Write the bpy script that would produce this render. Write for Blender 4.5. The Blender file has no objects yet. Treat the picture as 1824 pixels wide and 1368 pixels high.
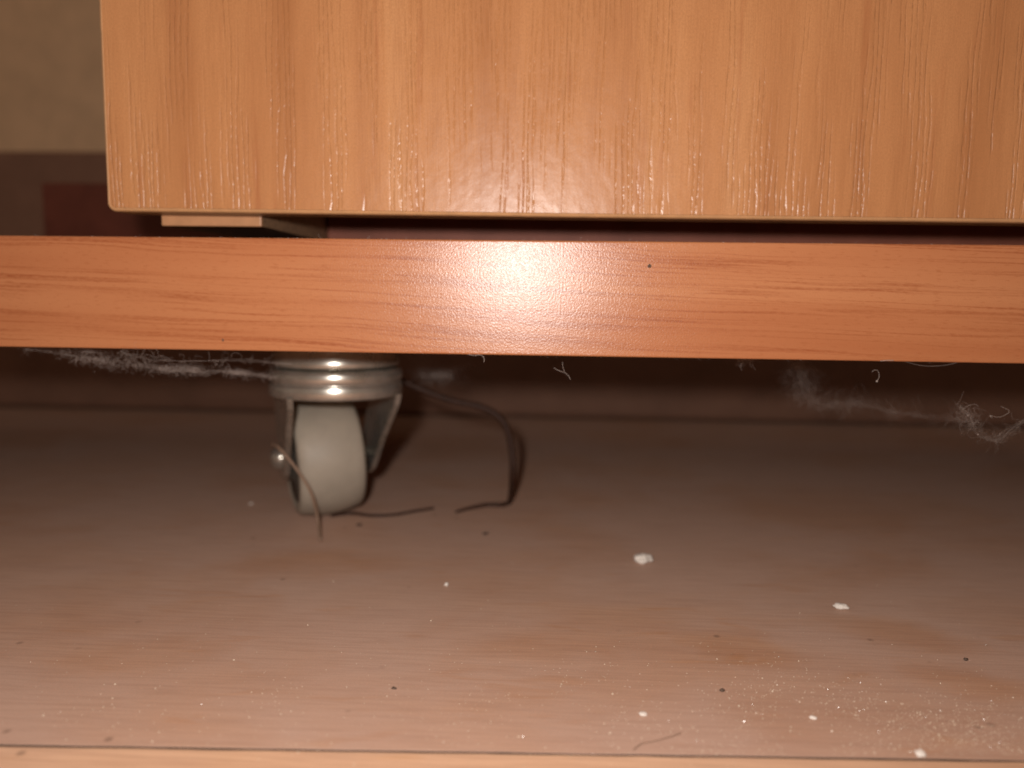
import bpy, bmesh, math, random
from mathutils import Vector, Matrix, noise as mnoise

scene = bpy.context.scene
C = scene.collection
random.seed(11)
MM = 0.001

# ------------------------------------------------------------------ camera
FPX, CX, CY = 1370.0, 912.0, 684.0            # focal length and centre in photo pixels (1824 wide)
CAM = Vector((0.0, -0.12174, 0.0495))
PITCH, YAW, ROLL = 0.11609, 0.0479, 0.01281
fw = Vector((-math.sin(YAW)*math.cos(PITCH), math.cos(YAW)*math.cos(PITCH), -math.sin(PITCH)))
rt0 = Vector((math.cos(YAW), math.sin(YAW), 0))
up0 = rt0.cross(fw)
RT = rt0*math.cos(ROLL) + up0*math.sin(ROLL)
UP = up0*math.cos(ROLL) - rt0*math.sin(ROLL)
cd = bpy.data.cameras.new('camera')
cam = bpy.data.objects.new('camera', cd)
C.objects.link(cam)
m = Matrix((RT, UP, -fw)).transposed().to_4x4()
m.translation = CAM
cam.matrix_world = m
cd.sensor_width = 36.0
cd.lens = 36.0*FPX/1824.0
cd.clip_start = 0.005
cd.clip_end = 20.0
cd.dof.use_dof = True
cd.dof.focus_distance = 0.108
cd.dof.aperture_fstop = 13.5
scene.camera = cam
scene.render.resolution_x, scene.render.resolution_y = 1024, 768

# ------------------------------------------------------------------ light: dim room + the phone's flash beside the lens
world = bpy.data.worlds.new('World')
scene.world = world
world.use_nodes = True
bg = world.node_tree.nodes['Background']
bg.inputs['Color'].default_value = (1.0, 0.72, 0.52, 1)
bg.inputs['Strength'].default_value = 0.19
ld = bpy.data.lights.new('flash', 'POINT')
ld.shadow_soft_size = 0.003
ld.energy = 0.56
ld.color = (1.0, 0.955, 0.915)
flash = bpy.data.objects.new('flash', ld)
C.objects.link(flash)
mf = m.copy()
mf.translation = Vector((-0.0099, -0.1222, 0.0590))
flash.matrix_world = mf
vs = scene.view_settings
vs.view_transform = 'Standard'
vs.look = 'None'
vs.gamma = 1.0
vs.exposure = 0.0

# ------------------------------------------------------------------ pixel -> place (direction from the photo, distance from what it touches)
def ray(u, v):
    return RT*((u-CX)/FPX) - UP*((v-CY)/FPX) + fw
def at_y(u, v, Y):
    d = ray(u, v)
    return CAM + d*((Y-CAM.y)/d.y)
def on_floor(u, v, z=0.0):
    d = ray(u, v)
    return CAM + d*((z-CAM.z)/d.z)

# ------------------------------------------------------------------ helpers
def tag(o, label=None, cat=None, group=None, kind=None):
    if label: o['label'] = label
    if cat: o['category'] = cat
    if group: o['group'] = group
    if kind: o['kind'] = kind
    return o
def empty(name, loc=(0, 0, 0)):
    o = bpy.data.objects.new(name, None)
    o.empty_display_size = 0.01
    o.location = loc
    C.objects.link(o)
    return o
def link(name, bm, mat, parent=None, smooth=False):
    me = bpy.data.meshes.new(name)
    bmesh.ops.recalc_face_normals(bm, faces=bm.faces[:])
    bm.to_mesh(me); bm.free()
    if smooth:
        for p in me.polygons: p.use_smooth = True
    me.materials.append(mat)
    o = bpy.data.objects.new(name, me)
    C.objects.link(o)
    if parent:
        o.parent = parent
        o.matrix_parent_inverse = parent_world(parent).inverted()
    return o
def parent_world(o):
    mt = o.matrix_basis.copy()
    while o.parent:
        mt = o.parent.matrix_basis @ mt if False else mt
        o = o.parent
    return mt
def box(bm, x0, x1, y0, y1, z0, z1, bev=0.0, seg=2):
    r = bmesh.ops.create_cube(bm, size=1.0)
    for v in r['verts']:
        v.co = Vector((x0+(v.co.x+.5)*(x1-x0), y0+(v.co.y+.5)*(y1-y0), z0+(v.co.z+.5)*(z1-z0)))
    if bev > 0:
        es = list({e for v in r['verts'] for e in v.link_edges})
        bmesh.ops.bevel(bm, geom=es, offset=bev, segments=seg, affect='EDGES', profile=0.5)
def lathe(bm, prof, n=64, M=None, caps=True):
    M = M or Matrix.Identity(4)
    rings = []
    for r, z in prof:
        rings.append([bm.verts.new(M @ Vector((r*math.cos(2*math.pi*k/n), r*math.sin(2*math.pi*k/n), z))) for k in range(n)])
    for a, b in zip(rings, rings[1:]):
        for k in range(n):
            bm.faces.new((a[k], a[(k+1) % n], b[(k+1) % n], b[k]))
    if caps:
        bm.faces.new(rings[0]); bm.faces.new(rings[-1][::-1])
def tube(bm, pts, rad, n=6):
    """pts list of Vectors, rad number or list"""
    if not isinstance(rad, (list, tuple)): rad = [rad]*len(pts)
    rings = []
    prev = None
    for i, p in enumerate(pts):
        t = (pts[min(i+1, len(pts)-1)] - pts[max(i-1, 0)])
        if t.length < 1e-9: t = Vector((1, 0, 0))
        t.normalize()
        a = prev if prev is not None else Vector((0.31, 0.17, 0.93))
        a = a - t*a.dot(t)
        if a.length < 1e-4:
            a = Vector((0.9, 0.3, 0.1)); a = a - t*a.dot(t)
        a.normalize(); prev = a
        b = t.cross(a)
        rings.append([bm.verts.new(p + (a*math.cos(2*math.pi*k/n) + b*math.sin(2*math.pi*k/n))*rad[i]) for k in range(n)])
    for r0, r1 in zip(rings, rings[1:]):
        for k in range(n):
            bm.faces.new((r0[k], r0[(k+1) % n], r1[(k+1) % n], r1[k]))
    bm.faces.new(rings[0]); bm.faces.new(rings[-1][::-1])
def spline(pts, sub=8):
    out = []
    P = [pts[0]] + list(pts) + [pts[-1]]
    for i in range(1, len(P)-2):
        p0, p1, p2, p3 = P[i-1], P[i], P[i+1], P[i+2]
        for k in range(sub):
            t = k/sub
            out.append(0.5*((2*p1) + (p2-p0)*t + (2*p0-5*p1+4*p2-p3)*t*t + (3*p1-p0-3*p2+p3)*t**3))
    out.append(pts[-1].copy())
    return out

# ------------------------------------------------------------------ material graph helper
class G:
    def __init__(s, name):
        s.m = bpy.data.materials.new(name); s.m.use_nodes = True
        s.nt = s.m.node_tree; s.N = s.nt.nodes; s.L = s.nt.links
        s.b = s.N['Principled BSDF']; s.out = s.N['Material Output']
        s.tc = s.N.new('ShaderNodeTexCoord').outputs['Object']
    def set(s, **k):
        for a, v in k.items():
            i = s.b.inputs[a.replace('_', ' ')]
            if hasattr(v, 'node'): s.L.new(v, i)
            else: i.default_value = v
    def inp(s, sock, v):
        if hasattr(v, 'node'): s.L.new(v, sock)
        else: sock.default_value = v
    def mapping(s, scale, loc=(0, 0, 0), rot=(0, 0, 0), src=None):
        n = s.N.new('ShaderNodeMapping'); s.L.new(src or s.tc, n.inputs['Vector'])
        n.inputs['Scale'].default_value = scale; n.inputs['Location'].default_value = loc; n.inputs['Rotation'].default_value = rot
        return n.outputs[0]
    def noise(s, vec, scale=1.0, detail=2.0, rough=0.5, dist=0.0, col=False):
        n = s.N.new('ShaderNodeTexNoise'); s.L.new(vec, n.inputs['Vector'])
        n.inputs['Scale'].default_value = scale; n.inputs['Detail'].default_value = detail
        n.inputs['Roughness'].default_value = rough; n.inputs['Distortion'].default_value = dist
        return n.outputs['Color' if col else 'Fac']
    def voro(s, vec, scale=1.0, feature='F1', rnd=1.0):
        n = s.N.new('ShaderNodeTexVoronoi'); s.L.new(vec, n.inputs['Vector'])
        n.feature = feature; n.inputs['Scale'].default_value = scale; n.inputs['Randomness'].default_value = rnd
        return n.outputs['Distance']
    def ramp(s, f, stops):
        n = s.N.new('ShaderNodeValToRGB'); s.L.new(f, n.inputs[0])
        e = n.color_ramp.elements
        while len(e) < len(stops): e.new(0.5)
        for el, (p, c) in zip(e, stops):
            el.position = p
            el.color = (c, c, c, 1) if isinstance(c, (int, float)) else (*c, 1)
        return n.outputs[0]
    def mix(s, f, a, b, mode='MIX'):
        n = s.N.new('ShaderNodeMix'); n.data_type = 'RGBA'; n.blend_type = mode
        s.inp(n.inputs[0], f)
        for k, v in ((6, a), (7, b)):
            if hasattr(v, 'node'): s.L.new(v, n.inputs[k])
            else: n.inputs[k].default_value = (*v, 1) if len(v) == 3 else v
        return n.outputs[2]
    def math(s, op, a, b=0.0, clamp=False):
        n = s.N.new('ShaderNodeMath'); n.operation = op; n.use_clamp = clamp
        s.inp(n.inputs[0], a); s.inp(n.inputs[1], b)
        return n.outputs[0]
    def vadd(s, a, b):
        n = s.N.new('ShaderNodeVectorMath'); n.operation = 'ADD'; s.inp(n.inputs[0], a); s.inp(n.inputs[1], b); return n.outputs[0]
    def vscale(s, a, k):
        n = s.N.new('ShaderNodeVectorMath'); n.operation = 'MULTIPLY'; s.inp(n.inputs[0], a); s.inp(n.inputs[1], k); return n.outputs[0]
    def bump(s, h, dist, strength=1.0, normal=None):
        n = s.N.new('ShaderNodeBump'); s.L.new(h, n.inputs['Height'])
        n.inputs['Distance'].default_value = dist; n.inputs['Strength'].default_value = strength
        if normal: s.L.new(normal, n.inputs['Normal'])
        return n.outputs[0]

def mat_plain(name, col, rough=0.5, metal=0.0, spec=0.5, var=0.15, vscale=300.0):
    g = G(name)
    n = g.noise(g.mapping((vscale,)*3), 1.0, 4.0, 0.6)
    c = g.mix(g.ramp(n, [(0.3, 0.0), (0.7, 1.0)]), tuple(x*(1-var) for x in col), tuple(min(1, x*(1+var)) for x in col))
    g.set(Base_Color=c, Roughness=rough, Metallic=metal, Specular_IOR_Level=spec)
    return g.m

# ---- door laminate: vertical printed grain, embossed pores
def mat_door():
    g = G('door_laminate')
    mmv = g.mapping((1000, 1000, 1000))
    wob = g.noise(g.mapping((60, 60, 18)), 1.0, 2.0, 0.5, col=True)
    wv = g.vadd(mmv, g.vscale(wob, (1.6, 0, 0)))
    # broad tone bands
    broad = g.noise(g.vscale(wv, (0.11, 0.0, 0.008)), 1.0, 3.0, 0.55)
    c = g.ramp(broad, [(0.28, (0.455, 0.190, 0.072)), (0.45, (0.560, 0.252, 0.102)), (0.60, (0.610, 0.285, 0.118)), (0.78, (0.660, 0.335, 0.150))])
    # fine vertical fibres, patchy
    fine = g.noise(g.vscale(wv, (6.5, 0.0, 0.14)), 1.0, 3.0, 0.65)
    pat = g.ramp(g.noise(g.vscale(wv, (0.30, 0.0, 0.03)), 1.0, 2.0, 0.5), [(0.35, 0.15), (0.62, 0.55)])
    c = g.mix(g.math('MULTIPLY', g.ramp(fine, [(0.35, 1.0), (0.62, 0.0)]), pat), c, (0.370, 0.150, 0.055))
    # few reddish darker streaks, tapering
    st = g.noise(g.vadd(g.vscale(wv, (0.42, 0.0, 0.026)), (7.3, 0, 2.0)), 1.0, 3.5, 0.6)
    c = g.mix(g.math('MULTIPLY', g.ramp(st, [(0.58, 0.0), (0.74, 1.0)]), 0.55), c, (0.390, 0.130, 0.048))
    # very fine print speckle
    sp = g.noise(g.vscale(mmv, (5.5, 0, 2.6)), 1.0, 3.0, 0.75)
    c = g.mix(g.math('MULTIPLY', g.ramp(sp, [(0.36, 1.0), (0.58, 0.0)]), 0.42), c, (0.370, 0.155, 0.060))
    # embossed pores: bundles of three or four beaded vertical grooves
    w2 = g.vadd(mmv, g.vscale(g.noise(g.mapping((60, 60, 14)), 1.0, 1.5, 0.5, col=True), (2.2, 0, 0)))
    bundle = g.ramp(g.noise(g.vscale(w2, (0.25, 0.0, 0.026)), 1.0, 2.0, 0.55), [(0.475, 0.0), (0.535, 1.0)])
    sx = g.N.new('ShaderNodeSeparateXYZ'); g.L.new(w2, sx.inputs[0])
    jit = g.math('MULTIPLY', g.noise(g.vscale(mmv, (0.45, 0, 0.05)), 1.0, 2.0, 0.55), 2.2)
    wav = g.math('SINE', g.math('MULTIPLY', g.math('ADD', sx.outputs[0], jit), 7.2))
    ln = g.ramp(g.math('ADD', g.math('MULTIPLY', wav, 0.5), 0.5), [(0.55, 0.0), (0.95, 1.0)])
    dash = g.ramp(g.noise(g.vscale(w2, (1.6, 0.0, 0.60)), 1.0, 2.0, 0.55), [(0.36, 0.25), (0.56, 1.0)])
    pore = g.math('MULTIPLY', g.math('MULTIPLY', bundle, ln), dash)
    c = g.mix(g.math('MULTIPLY', pore, 0.06), c, (0.330, 0.130, 0.050))
    micro = g.noise(g.vscale(mmv, (5.5, 5.5, 5.5)), 1.0, 2.0, 0.6)
    waves = g.noise(g.vscale(mmv, (0.5, 0.5, 0.35)), 1.0, 2.0, 0.5)
    nrm = g.bump(waves, 0.00010, 0.6)
    nrm = g.bump(micro, 0.000016, 0.8, nrm)
    nrm = g.bump(g.math('SUBTRACT', 1.0, pore), 0.00007, 1.0, nrm)
    smudge = g.noise(g.mapping((120, 120, 160)), 1.0, 4.0, 0.6)
    r = g.math('SUBTRACT', g.ramp(smudge, [(0.3, 0.28), (0.7, 0.35)]), g.math('MULTIPLY', pore, 0.06))
    g.set(Base_Color=c, Roughness=r, Normal=nrm, Specular_IOR_Level=0.5)
    return g.m

# ---- base board edging: beech print with horizontal grain, orange peel
def mat_beech():
    g = G('beech_edging')
    mmv = g.mapping((1000, 1000, 1000))
    sh = g.mapping((1000, 1000, 1000), rot=(0, math.radians(-2.2), 0))
    wob = g.noise(g.mapping((14, 14, 60)), 1.0, 3.0, 0.55, col=True)
    wv = g.vadd(sh, g.vscale(wob, (0, 0, 3.4)))
    broad = g.noise(g.vscale(wv, (0.008, 0, 0.16)), 1.0, 2.0, 0.5)
    c = g.ramp(broad, [(0.30, (0.455, 0.160, 0.064)), (0.50, (0.500, 0.190, 0.079)), (0.70, (0.540, 0.220, 0.095))])
    ln = g.noise(g.vscale(wv, (0.007, 0, 0.62)), 1.0, 3.0, 0.6)
    rid = g.math('ABSOLUTE', g.math('SUBTRACT', ln, 0.5))
    brk = g.ramp(g.noise(g.vscale(wv, (0.035, 0, 0.35)), 1.0, 2.0, 0.5), [(0.34, 0.0), (0.56, 1.0)])
    fray = g.ramp(g.noise(g.vscale(wv, (0.9, 0, 5.0)), 1.0, 2.0, 0.6), [(0.35, 0.35), (0.6, 1.0)])
    c = g.mix(g.math('MULTIPLY', g.math('MULTIPLY', g.math('MULTIPLY', g.ramp(rid, [(0.0, 1.0), (0.040, 0.0)]), brk), fray), 0.80), c, (0.300, 0.072, 0.022))
    # medullary flecks
    fl = g.noise(g.vscale(wv, (0.62, 0, 5.0)), 1.0, 1.5, 0.5)
    c = g.mix(g.math('MULTIPLY', g.ramp(fl, [(0.60, 0.0), (0.68, 1.0)]), 0.42), c, (0.370, 0.110, 0.038))
    peel = g.noise(g.vscale(mmv, (3.6, 3.6, 3.6)), 1.0, 2.0, 0.5)
    peel2 = g.noise(g.vscale(mmv, (8.0, 8.0, 8.0)), 1.0, 1.0, 0.5)
    nrm = g.bump(peel, 0.00004, 0.85)
    nrm = g.bump(peel2, 0.000012, 0.6, nrm)
    g.set(Base_Color=c, Roughness=0.27, Normal=nrm, Specular_IOR_Level=0.5)
    return g.m

# ---- dusty laminate plank
# places rubbed clean of dust: photo pixel on the floor, half sizes in metres, turn, strength
BARE = [(1330, 1155, .010, .006, -.3, 0.31), (1610, 1130, .013, .007, -.45, 0.37), (1730, 1215, .010, .006, -.6, 0.34), (250, 1165, .014, .008, .3, 0.25), (950, 1150, .013, .006, .1, 0.20), (560, 1000, .020, .010, .1, 0.22), (860, 1240, .012, .004, .2, 0.15)]
def mat_plank(name, light):
    g = G(name)
    mmv = g.mapping((1000, 1000, 1000))
    wob = g.noise(g.mapping((10, 40, 40)), 1.0, 2.0, 0.5, col=True)
    wv = g.vadd(mmv, g.vscale(wob, (0, 3.0, 0)))
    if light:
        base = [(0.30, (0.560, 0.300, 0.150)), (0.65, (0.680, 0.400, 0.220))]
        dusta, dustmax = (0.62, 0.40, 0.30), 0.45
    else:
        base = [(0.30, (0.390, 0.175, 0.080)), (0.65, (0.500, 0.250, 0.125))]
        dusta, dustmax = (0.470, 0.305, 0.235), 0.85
    c = g.ramp(g.noise(g.vscale(wv, (0.012, 0.16, 0)), 1.0, 3.0, 0.55), base)
    fine = g.noise(g.vscale(wv, (0.07, 2.6, 0)), 1.0, 3.0, 0.6)
    c = g.mix(g.math('MULTIPLY', g.ramp(fine, [(0.40, 1.0), (0.62, 0.0)]), 0.38), c, (0.270, 0.105, 0.045))
    dn = g.noise(g.mapping((26, 30, 1), loc=(0.7, 1.9, 0)), 1.0, 4.0, 0.55, 0.4)
    dmask = g.math('MULTIPLY', g.ramp(dn, [(0.33, 0.62), (0.56, 1.0)]), dustmax)
    # thin wipe marks in the dust
    wp = g.noise(g.mapping((70, 260, 1), rot=(0, 0, 0.5)), 1.0, 2.0, 0.5, 0.8)
    dmask = g.math('SUBTRACT', dmask, g.math('MULTIPLY', g.ramp(wp, [(0.62, 0.0), (0.74, 1.0)]), 0.22), True)
    if not light:
        warp = g.vadd(g.tc, g.vscale(g.noise(g.mapping((70, 90, 1)), 1.0, 4.0, 0.6, col=True), (0.016, 0.012, 0)))
        for (u, v, lx, ly, ang, amt) in BARE:
            p = on_floor(u, v)
            n = g.N.new('ShaderNodeMapping'); n.vector_type = 'TEXTURE'; g.L.new(warp, n.inputs['Vector'])
            n.inputs['Location'].default_value = (p.x+.008, p.y+.006, 0); n.inputs['Rotation'].default_value = (0, 0, ang)
            n.inputs['Scale'].default_value = (lx, ly, 1)
            ln_ = g.N.new('ShaderNodeVectorMath'); ln_.operation = 'LENGTH'; g.L.new(n.outputs[0], ln_.inputs[0])
            dmask = g.math('SUBTRACT', dmask, g.math('MULTIPLY', g.ramp(ln_.outputs['Value'], [(0.35, 1.0), (1.0, 0.0)]), amt), True)
    gr = g.noise(g.vscale(mmv, (3.0, 3.0, 3.0)), 1.0, 3.0, 0.7)
    dcol = g.mix(gr, tuple(x*0.86 for x in dusta), tuple(min(1, x*1.12) for x in dusta))
    c = g.mix(dmask, c, dcol)
    c = g.mix(g.math('MULTIPLY', g.ramp(g.noise(g.vscale(wv, (0.10, 1.5, 0)), 1.0, 3.0, 0.6), [(0.36, 1.0), (0.56, 0.0)]), 0.15), c, (0.20, 0.095, 0.055))
    # dark flecks of dirt
    vd = g.voro(g.mapping((170, 170, 1)), 1.0)
    gate = g.ramp(g.noise(g.mapping((55, 55, 1)), 1.0, 1.0), [(0.52, 0.0), (0.62, 1.0)])
    c = g.mix(g.math('MULTIPLY', g.math('MULTIPLY', g.ramp(vd, [(0.04, 1.0), (0.11, 0.0)]), gate), 0.55), c, (0.13, 0.075, 0.05))
    nrm = g.bump(g.noise(g.vscale(mmv, (4.5, 6.0, 4.5)), 1.0, 3.0, 0.6), 0.00005, 0.7)
    nrm = g.bump(fine, 0.00005, 0.4, nrm)
    g.set(Base_Color=c, Roughness=g.math('ADD', g.math('MULTIPLY', dmask, 0.25), 0.42), Normal=nrm,
          Specular_IOR_Level=0.35, Diffuse_Roughness=0.3)
    return g.m

def mat_metal():
    g = G('nickel_plated_steel')
    n = g.noise(g.mapping((260, 260, 260)), 1.0, 4.0, 0.65)
    c = g.mix(g.ramp(n, [(0.35, 0.0), (0.7, 1.0)]), (0.46, 0.415, 0.35), (0.68, 0.635, 0.57))
    r = g.ramp(n, [(0.3, 0.29), (0.7, 0.22)])
    dust = g.noise(g.mapping((900, 900, 900)), 1.0, 3.0, 0.6)
    g.set(Base_Color=c, Metallic=0.80, Roughness=r, Normal=g.bump(dust, 0.00001, 0.35))
    return g.m
def mat_fibre(name, col, alpha=1.0):
    g = G(name)
    n = g.noise(g.mapping((800,)*3), 1.0, 2.0)
    c = g.mix(n, tuple(x*0.8 for x in col), tuple(min(1, x*1.15) for x in col))
    g.set(Base_Color=c, Roughness=0.6, Specular_IOR_Level=0.3, Alpha=alpha)
    return g.m

M_DOOR, M_BEECH = mat_door(), mat_beech()
M_PLANK, M_PLANK2 = mat_plank('dusty_laminate', False), mat_plank('pale_laminate', True)
M_METAL = mat_metal()
M_BAND = mat_plain('pale_edge_band', (0.56, 0.300, 0.140), 0.38, var=0.10, vscale=400)
M_SIDE = mat_plain('side_edge_band', (0.62, 0.30, 0.145), 0.4, var=0.10, vscale=300)
M_CORE = mat_plain('chipboard', (0.30, 0.165, 0.085), 0.8, var=0.35, vscale=900)
M_DARK = mat_plain('dark_mahogany_stain', (0.15, 0.040, 0.024), 0.5, spec=0.25, var=0.2, vscale=80)
M_ADDED_PLINTH = mat_plain('added_plinth_brown', (0.28, 0.095, 0.060), 0.55, spec=0.25, var=0.2, vscale=80)  # brown made lighter so the gap above the board looks less black
M_SKIRT = mat_plain('brown_skirting_paint', (0.26, 0.135, 0.088), 0.65, spec=0.25, var=0.12, vscale=60)
M_WALL = mat_plain('ochre_wall_paint', (0.78, 0.52, 0.315), 0.85, spec=0.2, var=0.08, vscale=90)
M_WHEEL = mat_plain('grey_nylon', (0.40, 0.335, 0.265), 0.50, spec=0.35, var=0.09, vscale=160)
M_HUB = mat_plain('dark_grey_hub', (0.075, 0.062, 0.050), 0.6, spec=0.3)
M_CORD = mat_plain('dark_brown_cord', (0.045, 0.019, 0.011), 0.6, spec=0.3, var=0.25, vscale=700)
M_SUB = mat_plain('subfloor', (0.06, 0.035, 0.022), 0.9)
M_LINT = mat_fibre('grey_lint', (0.55, 0.46, 0.41), 0.55)
M_WEB = mat_fibre('cobweb', (0.45, 0.38, 0.34), 0.30)
M_HAIR = mat_fibre('brown_hair', (0.30, 0.19, 0.13))
M_CRUMB = mat_plain('white_crumb', (0.80, 0.71, 0.63), 0.7, var=0.12, vscale=900)
M_GRIT = mat_plain('dark_grit', (0.10, 0.06, 0.04), 0.7, var=0.3, vscale=900)
M_SPECK = mat_plain('sandy_dust', (0.74, 0.60, 0.45), 0.20, spec=1.0, var=0.1)

# ================================================================== THE SETTING
bm = bmesh.new(); box(bm, -0.8, 0.8, -0.6, 0.30, -0.022, -0.012)
floor = tag(link('floor', bm, M_SUB), 'dusty brown laminate floor under the rolling cabinet', 'floor', kind='structure')
ANG = math.atan2(4.9, 112.5)
def plank(y0, y1, z1, mat):
    """y measured across the planks at x=-3 mm; a slightly wavy joint edge"""
    bm = bmesh.new()
    n = 420
    X0, X1 = -0.45, 0.45
    rng = random.Random(int(abs(y0)*1e5))
    def edge(y, s):
        out = []
        for k in range(n+1):
            x = X0+(X1-X0)*k/n
            w = (mnoise.noise(Vector((x*900, y*77, s)))*0.00007 + mnoise.noise(Vector((x*160, y*77, s+4)))*0.00008)
            out.append((x, y + w))
        return out
    a, b = edge(y0, 1.3), edge(y1, 5.1)
    # rows: bottom, top bevel, top
    ca, sa = math.cos(ANG), math.sin(ANG)
    def V(x, y, z):
        return bm.verts.new((ca*x - sa*(y+0.043), sa*x + ca*(y+0.043) - 0.043, z))
    rows = []
    for pts, sgn in ((a, 1), (b, -1)):
        rows.append([[V(x, y, -0.012) for x, y in pts], [V(x, y, z1-0.00006) for x, y in pts], [V(x, y+sgn*0.00005, z1) for x, y in pts]])
    A, B = rows
    strips = [A[0], A[1], A[2], B[2], B[1], B[0]]
    for i, (s0, s1) in enumerate(zip(strips, strips[1:])):
        for k in range(n):
            f = bm.faces.new((s0[k], s0[k+1], s1[k+1], s1[k]))
            f.material_index = 1 if i in (0, 4) else 0       # dirty core on the joint faces
    o = link('plank', bm, mat, floor)
    o.data.materials.append(M_SUB)
    return o
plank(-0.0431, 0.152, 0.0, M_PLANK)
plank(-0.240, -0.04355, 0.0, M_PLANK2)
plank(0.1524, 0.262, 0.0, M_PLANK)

bm = bmesh.new(); box(bm, -0.70, 0.70, 0.192, 0.222, -0.010, 0.60)
wall = tag(link('wall', bm, M_WALL), 'plain ochre wall behind the cabinet', 'wall', kind='structure')
bm = bmesh.new(); box(bm, -0.69, 0.69, 0.182, 0.1917, 0.0006, 0.1037, bev=0.0025, seg=3)
link('skirting_board', bm, M_SKIRT, wall)

# ================================================================== THE CABINET
ZB0, ZB1 = 0.0399, 0.0579
cab = tag(empty('cabinet', (0, 0.07, 0)), 'rolling wooden cabinet with a light door above a beech base board', 'cabinet')

# base board with front edging
bm = bmesh.new(); box(bm, -0.26, 0.24, 0.00105, 0.140, ZB0+0.0001, ZB1-0.0001)
board = link('base_board', bm, M_CORE, cab)
bm = bmesh.new(); box(bm, -0.2603, 0.2403, 0.0, 0.00100, ZB0, ZB1, bev=0.00028, seg=3)
link('edge_band', bm, M_BEECH, board)

# door panel: rounded corners, its own thin edge band
pbl = at_y(190, 376, 0.004); pbr = at_y(1824, 397, 0.004)
TILT = math.atan2(pbr.z-pbl.z, pbr.x-pbl.x)
def door_outline(r, ins):
    x0, x1, z0, z1 = ins, 0.330-ins, ins, 0.24-ins
    r = max(r-ins, 0.0002)
    pts = []
    for cx, cz, a0 in ((x0+r, z0+r, 180), (x1-r, z0+r, 270), (x1-r, z1-r, 0), (x0+r, z1-r, 90)):
        for k in range(9):
            a = math.radians(a0 + 90*k/8)
            pts.append((cx+r*math.cos(a), cz+r*math.sin(a)))
    return pts
ct, st = math.cos(TILT), math.sin(TILT)
def DV(x, y, z): return Vector((pbl.x + ct*x - st*z, y, pbl.z + st*x + ct*z))
Y0, Y1 = 0.004, 0.0100
def prism(bm, loops, close=True):
    R = [[bm.verts.new(DV(x, y, z)) for x, z in pts] for pts, y in loops]
    for a, b in zip(R, R[1:]):
        for k in range(len(a)):
            bm.faces.new((a[k], a[(k+1) % len(a)], b[(k+1) % len(b)], b[k]))
    if close:
        bm.faces.new(R[0]); bm.faces.new(R[-1][::-1])
    return R
bm = bmesh.new()
prism(bm, [(door_outline(.0014, .00062), Y0), (door_outline(.0014, .00058), Y1)])
door = link('door_panel', bm, M_DOOR, cab)
bm = bmesh.new()
loops = [(door_outline(.0014, .00060), Y1-.0001), (door_outline(.0014, .00060), Y0+.00012), (door_outline(.0014, .00042), Y0+.00006),
         (door_outline(.0014, .00016), Y0+.00022), (door_outline(.0014, 0.0), Y0+.00060), (door_outline(.0014, 0.0), Y1-.0005), (door_outline(.0014, .0003), Y1)]
R = prism(bm, loops, close=False)
a, b = R[-1], R[0]
for k in range(len(a)): bm.faces.new((a[k], a[(k+1) % len(a)], b[(k+1) % len(b)], b[k]))
link('edge_band', bm, M_BAND, door)

# carcass side behind the door, just visible in the gap
s0, s1 = at_y(288, 401, 0.0110), at_y(464, 402, 0.0110)
bm = bmesh.new(); box(bm, s0.x, s1.x, 0.0121, 0.1195, s0.z, 0.30)
side = link('side_panel', bm, M_CORE, cab)
bm = bmesh.new(); box(bm, s0.x-.0001, s1.x+.0001, 0.0111, 0.01205, s0.z-.0001, 0.30, bev=0.0002)
link('edge_band', bm, M_SIDE, side)
# dark rail at the back that carries the carcass
r0 = at_y(72, 325, 0.12)
bm = bmesh.new(); box(bm, r0.x, 0.235, 0.12, 0.138, ZB1+0.0001, r0.z, bev=0.0008)
link('back_rail', bm, M_DARK, cab)
bm = bmesh.new(); box(bm, s1.x+.0003, 0.235, 0.050, 0.062, ZB1+0.0001, 0.080, bev=0.0004)  # recessed strip added to catch the flash and brighten the dark gap
link('added_plinth', bm, M_ADDED_PLINTH, cab)
# small pale hardware tip under the door
q = at_y(566, 383, 0.0105)
bm = bmesh.new(); box(bm, q.x-.0013, q.x+.0013, 0.0101, 0.0130, q.z-.0001, q.z+.004, bev=.0003)
link('door_stop', bm, M_CRUMB, cab)

# ---- caster
RC = Vector((-0.0440, 0.0350, 0.0))
PSI = math.radians(27)
FRONT = Vector((math.sin(PSI), -math.cos(PSI), 0)); AX = Vector((math.cos(PSI), math.sin(PSI), 0)); ZZ = Vector((0, 0, 1))
caster = tag(empty('caster', RC), 'nickel swivel caster with a grey plastic wheel')
caster.parent = cab; caster.matrix_parent_inverse = Matrix.Translation((0, -0.07, 0))
def clink(name, bm, mat, smooth=True):
    me = bpy.data.meshes.new(name)
    bmesh.ops.recalc_face_normals(bm, faces=bm.faces[:])
    bmesh.ops.translate(bm, verts=bm.verts[:], vec=-RC)
    bm.to_mesh(me); bm.free()
    if smooth:
        for p in me.polygons: p.use_smooth = True
    me.materials.append(mat)
    o = bpy.data.objects.new(name, me); C.objects.link(o); o.parent = caster
    return o
def bulge(r, z0, z1, sag, n=8):
    return [(r - sag*(2*k/n-1)**2, z0+(z1-z0)*k/n) for k in range(n+1)]
T = Matrix.Translation(RC)
bm = bmesh.new()
lathe(bm, [(0.004, 0.0346), (0.0118, 0.0346), (0.0128, 0.0348), (0.01305, 0.0352), (0.0128, 0.0362), (0.0125, 0.0374), (0.0121, 0.0389), (0.0121, 0.03985), (0.004, 0.03985)], 96, T)
clink('mounting_plate', bm, M_METAL)
bm = bmesh.new()
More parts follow.
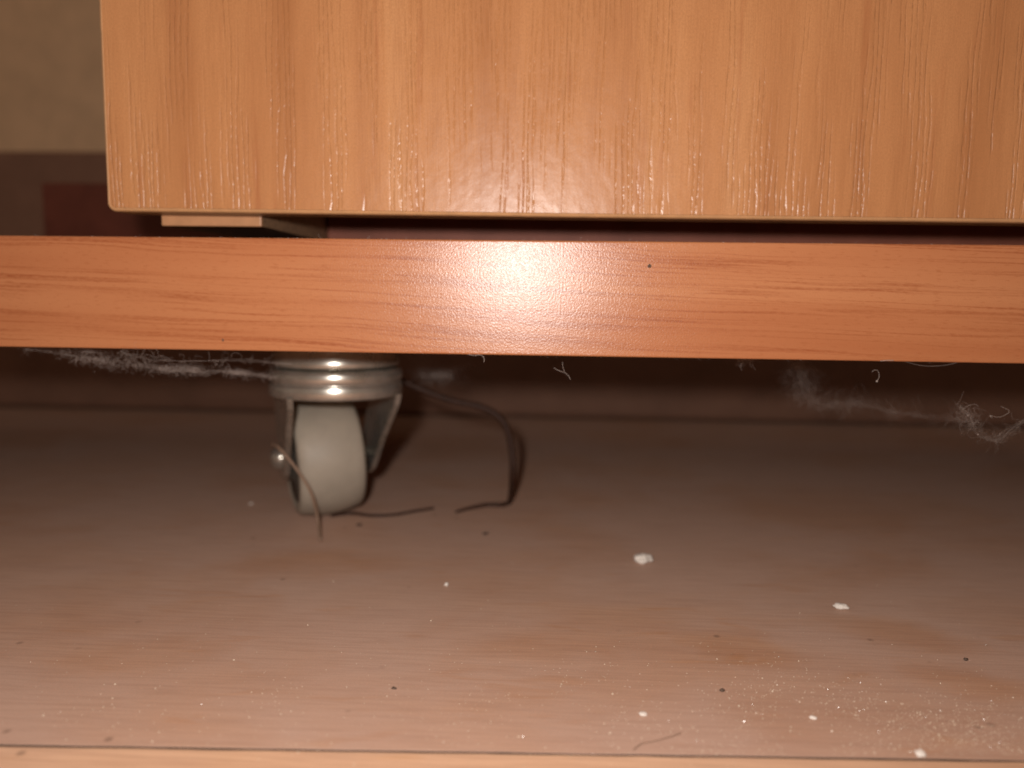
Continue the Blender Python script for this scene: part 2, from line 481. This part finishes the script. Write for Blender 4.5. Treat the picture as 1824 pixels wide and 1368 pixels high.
lathe(bm, [(0.004, 0.0287), (0.0120, 0.0287)] + bulge(0.0136, 0.0287, 0.0314, 0.00022, 10) + [(0.01305, 0.0316)] + bulge(0.0136, 0.0318, 0.0339, 0.00018, 10) + [(0.0118, 0.0343), (0.004, 0.0343)], 96, T)
clink('swivel_race', bm, M_METAL)
AXLE = RC - FRONT*0.0120; RW = 0.0133; AXLE.z = RW
def plate(s, off_t, off_b):
    """triangular fork cheek: s=+1/-1 side"""
    bm = bmesh.new()
    out = []
    zt = 0.0290
    outline = [(0.0090, zt), (0.0082, zt-.0022), (0.0000, 0.0185), (-0.0070, 0.0105)]
    for k in range(7):
        a = math.radians(-50 - 130*k/6)
        outline.append((-0.0120+0.0048*math.cos(a), RW+0.0048*math.sin(a)))
    outline += [(-0.0145, 0.0215), (-0.0110, zt)]
    ring = []
    for d in (0, 0.0011):
        row = []
        for t, z in outline:
            f = (zt-z)/(zt-RW)
            off = off_t + (off_b-off_t)*min(max(f, 0), 1) + d
            row.append(bm.verts.new(Vector((RC.x, RC.y, 0)) + FRONT*t + AX*(s*off) + ZZ*z))
        ring.append(row)
    n = len(outline)
    bm.faces.new(ring[0]); bm.faces.new(ring[1][::-1])
    for k in range(n): bm.faces.new((ring[0][k], ring[0][(k+1) % n], ring[1][(k+1) % n], ring[1][k]))
    bmesh.ops.bevel(bm, geom=[e for e in bm.edges if len(e.link_faces) == 2 and e.calc_face_angle(0) > 0.9], offset=0.00022, segments=2, affect='EDGES')
    return clink('fork_cheek', bm, M_METAL, False)
plate(1, 0.0102, 0.0088)
plate(-1, 0.0102, 0.0088)
# wheel: crowned tread and recessed hub faces, axis along AX
MX = Matrix((AX, FRONT, ZZ)).transposed().to_4x4()
MXF = Matrix.Translation(AXLE) @ MX @ Matrix.Rotation(math.radians(90), 4, 'Y')
MX = Matrix.Translation(AXLE - AX*0.0009) @ Matrix.Rotation(math.radians(4), 4, FRONT) @ MX @ Matrix.Rotation(math.radians(90), 4, 'Y')
W = 0.0071
bm = bmesh.new()
prof = [(RW-.0034, -W+.0012), (RW-.0024, -W), (RW-.0015, -W+.0002), (RW-.0009, -W+.0009)]
prof += [(RW-0.0009*abs(x)**2.2, x*(W-.0013)) for x in [-.85, -.6, -.3, 0, .3, .6, .85]]
prof += [(RW-.0009, W-.0009), (RW-.0015, W-.0002), (RW-.0024, W), (RW-.0034, W-.0012)]
lathe(bm, prof, 96, MX)
clink('wheel', bm, M_WHEEL)
for s in (-1, 1):
    bm = bmesh.new()
    lathe(bm, [(0.0029, s*(W-.0011)), (RW-.0035, s*(W-.0011)), (RW-.0038, s*(W-.0003)), (0.0050, s*(W-.0003)), (0.0046, s*(W+.0006)), (0.0029, s*(W+.0006))], 48, MX, caps=False)
    clink('hub', bm, M_HUB)
# axle with a domed head at each end
bm = bmesh.new(); lathe(bm, [(0.0013, -.0112), (0.0013, .0112)], 20, MXF); clink('axle', bm, M_METAL)
for s in (-1, 1):
    bm = bmesh.new()
    h = [(0.0026, s*.0099), (0.0026, s*.0103), (0.0023, s*.0112), (0.0016, s*.0119), (0.0006, s*.0122)]
    lathe(bm, h, 28, MXF); clink('axle_head', bm, M_METAL)

# ================================================================== CORD round the caster, strand over the wheel
YC = 0.052
pts = [at_y(700, 672, 0.050), at_y(742, 690, YC), at_y(800, 712, YC), at_y(862, 727, YC), at_y(897, 752, YC), at_y(911, 795, YC), at_y(913, 845, YC)]
fl = [on_floor(908, 893, .0006), on_floor(893, 899, .0005), on_floor(868, 899, .0005), on_floor(836, 905, .0004), on_floor(812, 912, .0003)]
P = spline(pts+fl, 8)
rad = [0.00078 if i < len(P)*0.55 else 0.00078-0.0005*(i/len(P)-.55)/.45 for i in range(len(P))]
bm = bmesh.new(); tube(bm, P, rad, 8)
tag(link('cord', bm, M_CORD, smooth=True), 'thin dark brown cord looping up from the floor to the caster', 'cord')
P = spline([on_floor(u, v, .0004) for u, v in ((590, 918), (625, 914), (660, 918), (700, 917), (735, 911), (772, 905))], 8)
bm = bmesh.new(); tube(bm, P, [0.0004-0.0001*i/len(P) for i in range(len(P))], 6)
tag(link('hair_strand', bm, M_CORD, smooth=True), 'dark strand lying on the floor, running from the wheel towards the cord', 'strand')
P = spline([at_y(484, 790, .032), at_y(500, 801, .028), at_y(530, 838, .027), at_y(555, 880, .028), at_y(566, 925, .030), on_floor(571, 962, .0003)], 8)
bm = bmesh.new(); tube(bm, P, 0.00032, 6)
tag(link('hair_strand', bm, M_HAIR, smooth=True), 'thin brown strand hanging from the axle across the grey wheel to the floor', 'strand')

# ================================================================== DUST, LINT AND WEBS
def fibre(bm, p, length, rad, curl, rng, drift=Vector((0, 0, 0)), n=9):
    d = Vector((rng.uniform(-1, 1), rng.uniform(-1, 1), rng.uniform(-.6, .6))).normalized()
    q = p.copy(); P = [q.copy()]
    for k in range(n):
        d = (d + Vector((rng.gauss(0, 1), rng.gauss(0, 1), rng.gauss(0, 1)))*curl + drift).normalized()
        q = q + d*(length/n); P.append(q.copy())
    tube(bm, P, rad, 3)
def fluff(path, spread, count, length, rad, seed, label, mat=M_LINT, name='dust_fluff', curl=0.5, strands=0, group=None):
    """fibres strewn along a polyline of Vectors; spread per path point (metres)"""
    rng = random.Random(seed); bm = bmesh.new()
    cl = [(rng.random(), rng.gauss(0, 1), rng.gauss(0, .6), rng.uniform(.25, .8)) for _ in range(max(5, len(path)*2))]
    for i in range(count):
        q = rng.choice(cl); lump = rng.random() < .72
        t = min(max(q[0] + rng.gauss(0, .022) if lump else rng.random(), 0), .9999)*(len(path)-1); k = min(int(t), len(path)-2); f = t-k
        c = path[k].lerp(path[k+1], f); s = spread[k]*(1-f)+spread[k+1]*f
        wv = mnoise.noise(Vector((c.x*260, seed, 0)))*s*0.9
        if lump: c = c + Vector((rng.gauss(0, 1)*s, rng.gauss(0, 1)*s*.8 + q[1]*s*.6, rng.gauss(0, 1)*s*.40*q[3] + q[2]*s*.7 + wv))
        else: c = c + Vector((rng.gauss(0, 1)*s*1.4, rng.gauss(0, 1)*s*0.9, rng.gauss(0, 1)*s*.30 + wv))
        if c.z > ZB0-.0002 and c.y > -0.0003: c.z = ZB0-.0002-rng.random()*.0006
        fibre(bm, c, length*rng.uniform(.4, 1.3), rad*rng.uniform(.5, 1.5), curl, rng)
    # binding strands along the path
    for j in range(strands):
        P = spline([p + Vector((rng.gauss(0, 1), rng.gauss(0, 1), rng.gauss(0, 1)))*s*.5 for p, s in zip(path, spread)], 6)
        for p in P:
            if p.z > ZB0-.0001 and p.y > -.0003: p.z = ZB0-.0001
        tube(bm, P, rad*1.2, 3)
    return tag(link(name, bm, mat), label, 'dust' if name == 'dust_fluff' else name.split('_')[-1], group)

Yf = 0.004
fluff([at_y(40, 621, Yf), at_y(110, 629, Yf), at_y(170, 642, Yf), at_y(215, 648, Yf), at_y(270, 655, Yf), at_y(345, 660, Yf), at_y(420, 664, Yf+.004), at_y(490, 672, Yf+.008)],
      [.0003, .0006, .0009, .0015, .0009, .0006, .0005, .0003], 1300, .0019, .0000075, 3,
      'grey dust fluff sagging under the base board beside the caster', strands=3, curl=0.9)
fluff([at_y(215, 630, .001), at_y(240, 634, .001), at_y(268, 640, .001), at_y(300, 640, .003), at_y(350, 644, .003), at_y(430, 640, .004), at_y(520, 648, .006)],
      [.0005, .0009, .0007, .0005, .0004, .0004, .0003], 60, .0028, .000012, 5,
      'thin tangle of pale lint threads along the board underside before the caster', name='lint_thread', strands=2, curl=0.7)
fluff([at_y(745, 640, .05), at_y(765, 668, .05), at_y(790, 668, .05), at_y(840, 645, .05)], [.0012, .0020, .0012, .0006], 420, .004, .000012, 9,
      'faint dust web hanging right behind the caster', mat=M_WEB, strands=6, name='cobweb')
fluff([at_y(1422, 648, .03), at_y(1424, 675, .03), at_y(1432, 705, .03), at_y(1462, 718, .03), at_y(1500, 722, .03), at_y(1530, 712, .03)], [.0008, .0012, .0015, .0011, .0008, .0009], 400, .004, .000011, 12,
      'hook shaped grey cobweb hanging under the bare stretch of base board', mat=M_WEB, name='cobweb', strands=6)
fluff([at_y(1540, 722, .028), at_y(1600, 735, .024), at_y(1680, 745, .018), at_y(1745, 752, .012)], [.0004, .0004, .0005, .0006], 120, .004, .000010, 13,
      'fine web line stretched between the hook shaped cobweb and the ragged one', mat=M_WEB, name='cobweb', strands=4)
fluff([at_y(1712, 722, .004), at_y(1724, 742, .004), at_y(1742, 772, .004), at_y(1775, 783, .004), at_y(1800, 765, .004), at_y(1840, 738, .004)], [.0004, .0005, .0005, .0007, .0004, .0003], 120, .0035, .000011, 14,
      'ragged grey cobweb with pale specks dangling far along the base board', mat=M_WEB, name='cobweb', strands=8)
def thread(pts, rad, label, mat=M_LINT, bead=None):
    bm = bmesh.new(); tube(bm, spline(pts, 7), rad, 5)
    if bead:
        for p, r in bead:
            bmesh.ops.create_icosphere(bm, subdivisions=1, radius=r, matrix=Matrix.Translation(p) @ Matrix.Diagonal((1, 1, 1.3, 1)))
    tag(link('lint_thread', bm, mat, smooth=True), label, 'thread')
y = 0.0012
thread([at_y(986, 655, y), at_y(995, 660, y), at_y(1006, 664, y), at_y(1013, 670, y), at_y(1016, 676, y)], .000035, 'pale curled thread hanging below the shiny stretch of board')
thread([at_y(1002, 645, y), at_y(1003, 655, y), at_y(1006, 663, y)], .00003, 'short pale thread crossing the curled thread below the board')
thread([at_y(828, 630, .0004), at_y(845, 633, .0004), at_y(855, 632, .0004), at_y(862, 637, .0004), at_y(862, 645, .0004)], .000045, 'tiny white hooked thread at the lower board edge')
thread([at_y(1553, 663, y), at_y(1558, 659, y), at_y(1564, 661, y), at_y(1566, 670, y), at_y(1562, 680, y)], .00003, 'hair thin question mark shaped thread with a white bead', bead=[(at_y(1562, 679, y), .00016)])
thread([at_y(1568, 643, -.0003), at_y(1580, 642, -.0003), at_y(1592, 642, -.0003)], .00006, 'short white thread stuck on the lower board edge')
thread([at_y(1768, 745, .003), at_y(1763, 740, .003), at_y(1780, 743, .003), at_y(1798, 733, .003), at_y(1783, 724, .003)], .00003, 'kinked pale thread caught in the ragged cobweb', bead=[(at_y(1765, 741, .003), .00009)])
thread([at_y(1715, 730, .0035), at_y(1722, 724, .0035), at_y(1735, 720, .0035), at_y(1743, 724, .0035)], .000025, 'small arched thread on the rim of the ragged cobweb', bead=[(at_y(1724, 740, .0035), .00011), (at_y(1742, 774, .0035), .00011)])
thread([at_y(1600, 640, .0008), at_y(1640, 651, .001), at_y(1680, 651, .001), at_y(1715, 643, .0008)], .00002, 'faint sagging thread slung along the lower board edge')
thread([on_floor(1128, 1336, .0002), on_floor(1142, 1325, .0002), on_floor(1160, 1321, .0002), on_floor(1185, 1315, .0002), on_floor(1212, 1306, .0002)], .00005, 'thin brown hair curving over the floor near the joint', mat=M_HAIR)
# soft white fluff in the gap below the door
fluff([at_y(1352, 389, .012), at_y(1338, 398, .012), at_y(1328, 409, .012)], [.0008, .0006, .0002], 130, .0022, .000014, 21,
      'small white fluff tuft clinging below the door in the dark gap')
# lint standing along the board's top and bottom edge
def edge_lint(name, label, v0, v1, dz, count, seed, top):
    rng = random.Random(seed); bm = bmesh.new()
    for i in range(count):
        x = rng.uniform(-.085, .085)
        z = ZB1 if top else ZB0
        p = Vector((x, rng.uniform(.0003, .004), z + (0.00002 if top else -.00002)))
        if rng.random() < (.16 if top else .5):
            fibre(bm, p, rng.uniform(.0002, .0011), rng.uniform(.000006, .000014), .45, rng, Vector((0, -.05, .10 if top else -.10)), 6)
        else:
            bmesh.ops.create_icosphere(bm, subdivisions=1, radius=rng.uniform(.00003, .000080), matrix=Matrix.Translation(p) @ Matrix.Diagonal((rng.uniform(1, 3), 1, .8, 1)))
    tag(link(name, bm, M_LINT), label, 'dust', kind='stuff')
edge_lint('edge_dust', 'fine pale dust and hairs along the top edge of the base board', 0, 0, 0, 650, 31, True)
edge_lint('edge_dust', 'fine pale dust and hairs along the lower edge of the base board', 0, 0, 0, 170, 32, False)

# ---- crumbs
def crumb(u, v, sx, sy, sz, rot, seed, label, mat=M_CRUMB, name='crumb', pt=None):
    bm = bmesh.new(); bmesh.ops.create_icosphere(bm, subdivisions=3, radius=0.5)
    for w in bm.verts:
        n = mnoise.noise(w.co*2.6 + Vector((seed, 0, 0)))*.34 + mnoise.noise(w.co*6 + Vector((0, seed, 0)))*.12
        w.co = w.co*(1+n)
        w.co = Vector((w.co.x*sx, w.co.y*sy, max(w.co.z, -.42)*sz))
    bmesh.ops.rotate(bm, verts=bm.verts[:], cent=(0, 0, 0), matrix=Matrix.Rotation(rot, 3, 'Z'))
    p = pt or on_floor(u, v)
    if pt is None: p.z = -min(w.co.z for w in bm.verts) - 0.00002
    bmesh.ops.translate(bm, verts=bm.verts[:], vec=p)
    return tag(link(name, bm, mat), label, 'crumb' if mat is M_CRUMB else 'speck')
crumb(1145, 1001, .0036, .0030, .0017, .3, 1.0, 'largest white crumb on the floor under the cabinet')
crumb(1497, 1084, .0023, .0014, .0010, -.35, 2.4, 'oval white crumb on the floor beyond the sandy dust')
crumb(1639, 1346, .0011, .0010, .0007, .1, 3.1, 'small white crumb on the floor joint')
crumb(1448, 1280, .0008, .0006, .00035, -.3, 4.4, 'tiny pale crumb among the sandy dust')
crumb(795, 1043, .0007, .0009, .0006, .2, 5.2, 'faint pale crumb on bare floor in front of the caster')
crumb(1146, 1273, .0009, .0008, .00035, .2, 6.7, 'flat pale flake on the dusty plank before the joint')
crumb(447, 898, .0008, .0007, .0004, .4, 7.7, 'dim pale crumb on the floor beside the caster wheel')
crumb(1286, 1231, .0006, .0005, .0004, .2, 8.1, 'tiny dark grit among the sandy dust', M_GRIT, 'grit')
crumb(1720, 1176, .0007, .0005, .0004, .5, 8.9, 'tiny dark grit on the reddish bare patch of floor', M_GRIT, 'grit')
crumb(702, 1227, .0007, .0004, .0003, -.3, 9.3, 'dark sliver of grit on the plank near the joint', M_GRIT, 'grit')
crumb(865, 952, .0012, .0010, .0005, .2, 9.9, 'blurred dark grit on the floor below the cord', M_GRIT, 'grit')
crumb(640, 936, .0012, .0012, .0005, .2, 10.9, 'blurred dark grit at the foot of the wheel', M_GRIT, 'grit')
p = at_y(1157, 474, -0.00005)
crumb(0, 0, .00055, .0003, .0006, 0, 11.3, 'tiny dark brown bead stuck on the beech edging', M_GRIT, 'grit', pt=p)
p = at_y(397, 606, -0.00003)
crumb(0, 0, .00030, .0002, .0005, 0, 12.3, 'dark fly speck low on the beech edging', M_GRIT, 'grit', pt=p)

# ---- sandy dust on the floor: uncountable
rng = random.Random(77)
verts, faces = [], []
def add_speck(p, r):
    b = len(verts)
    a0 = rng.random()*6.28
    h = r*rng.uniform(.8, 1.5)
    for k in range(4):
        verts.append((p.x+r*math.cos(a0+k*1.571)*rng.uniform(.7, 1.3), p.y+r*math.sin(a0+k*1.571)*rng.uniform(.7, 1.3), 0.00001))
    verts.append((p.x+rng.uniform(-.5, .5)*r, p.y+rng.uniform(-.5, .5)*r, h))
    for k in range(4): faces.append((b+k, b+(k+1) % 4, b+4))
def scatter(n, uf, vf, r0, r1):
    for i in range(n):
        u, v = uf(), vf()
        if not (-60 < u < 1890 and 930 < v < 1420): continue
        q = on_floor(u, v)
        if mnoise.noise(Vector((q.x*90, q.y*90, 2.2))) < rng.uniform(-.5, .35): continue
        add_speck(q, rng.uniform(r0, r1)*(1 if rng.random() < .93 else 1.9))
scatter(3000, lambda: rng.gauss(1620, 200), lambda: 1345-abs(rng.gauss(0, 62)), .000028, .000064)
scatter(900, lambda: rng.gauss(1300, 170), lambda: rng.gauss(1245, 45), .00003, .000080)
scatter(600, lambda: rng.gauss(900, 260), lambda: rng.gauss(1270, 55), .00003, .000072)
scatter(160, lambda: rng.uniform(60, 600), lambda: rng.gauss(1230, 60), .00003, .000080)
scatter(260, lambda: rng.uniform(0, 1824), lambda: rng.uniform(960, 1340), .00003, .000080)
me = bpy.data.meshes.new('floor_dust'); me.from_pydata(verts, [], faces); me.materials.append(M_SPECK)
o = bpy.data.objects.new('floor_dust', me); C.objects.link(o)
tag(o, 'glittering sandy dust scattered over the laminate floor', 'dust', kind='stuff')
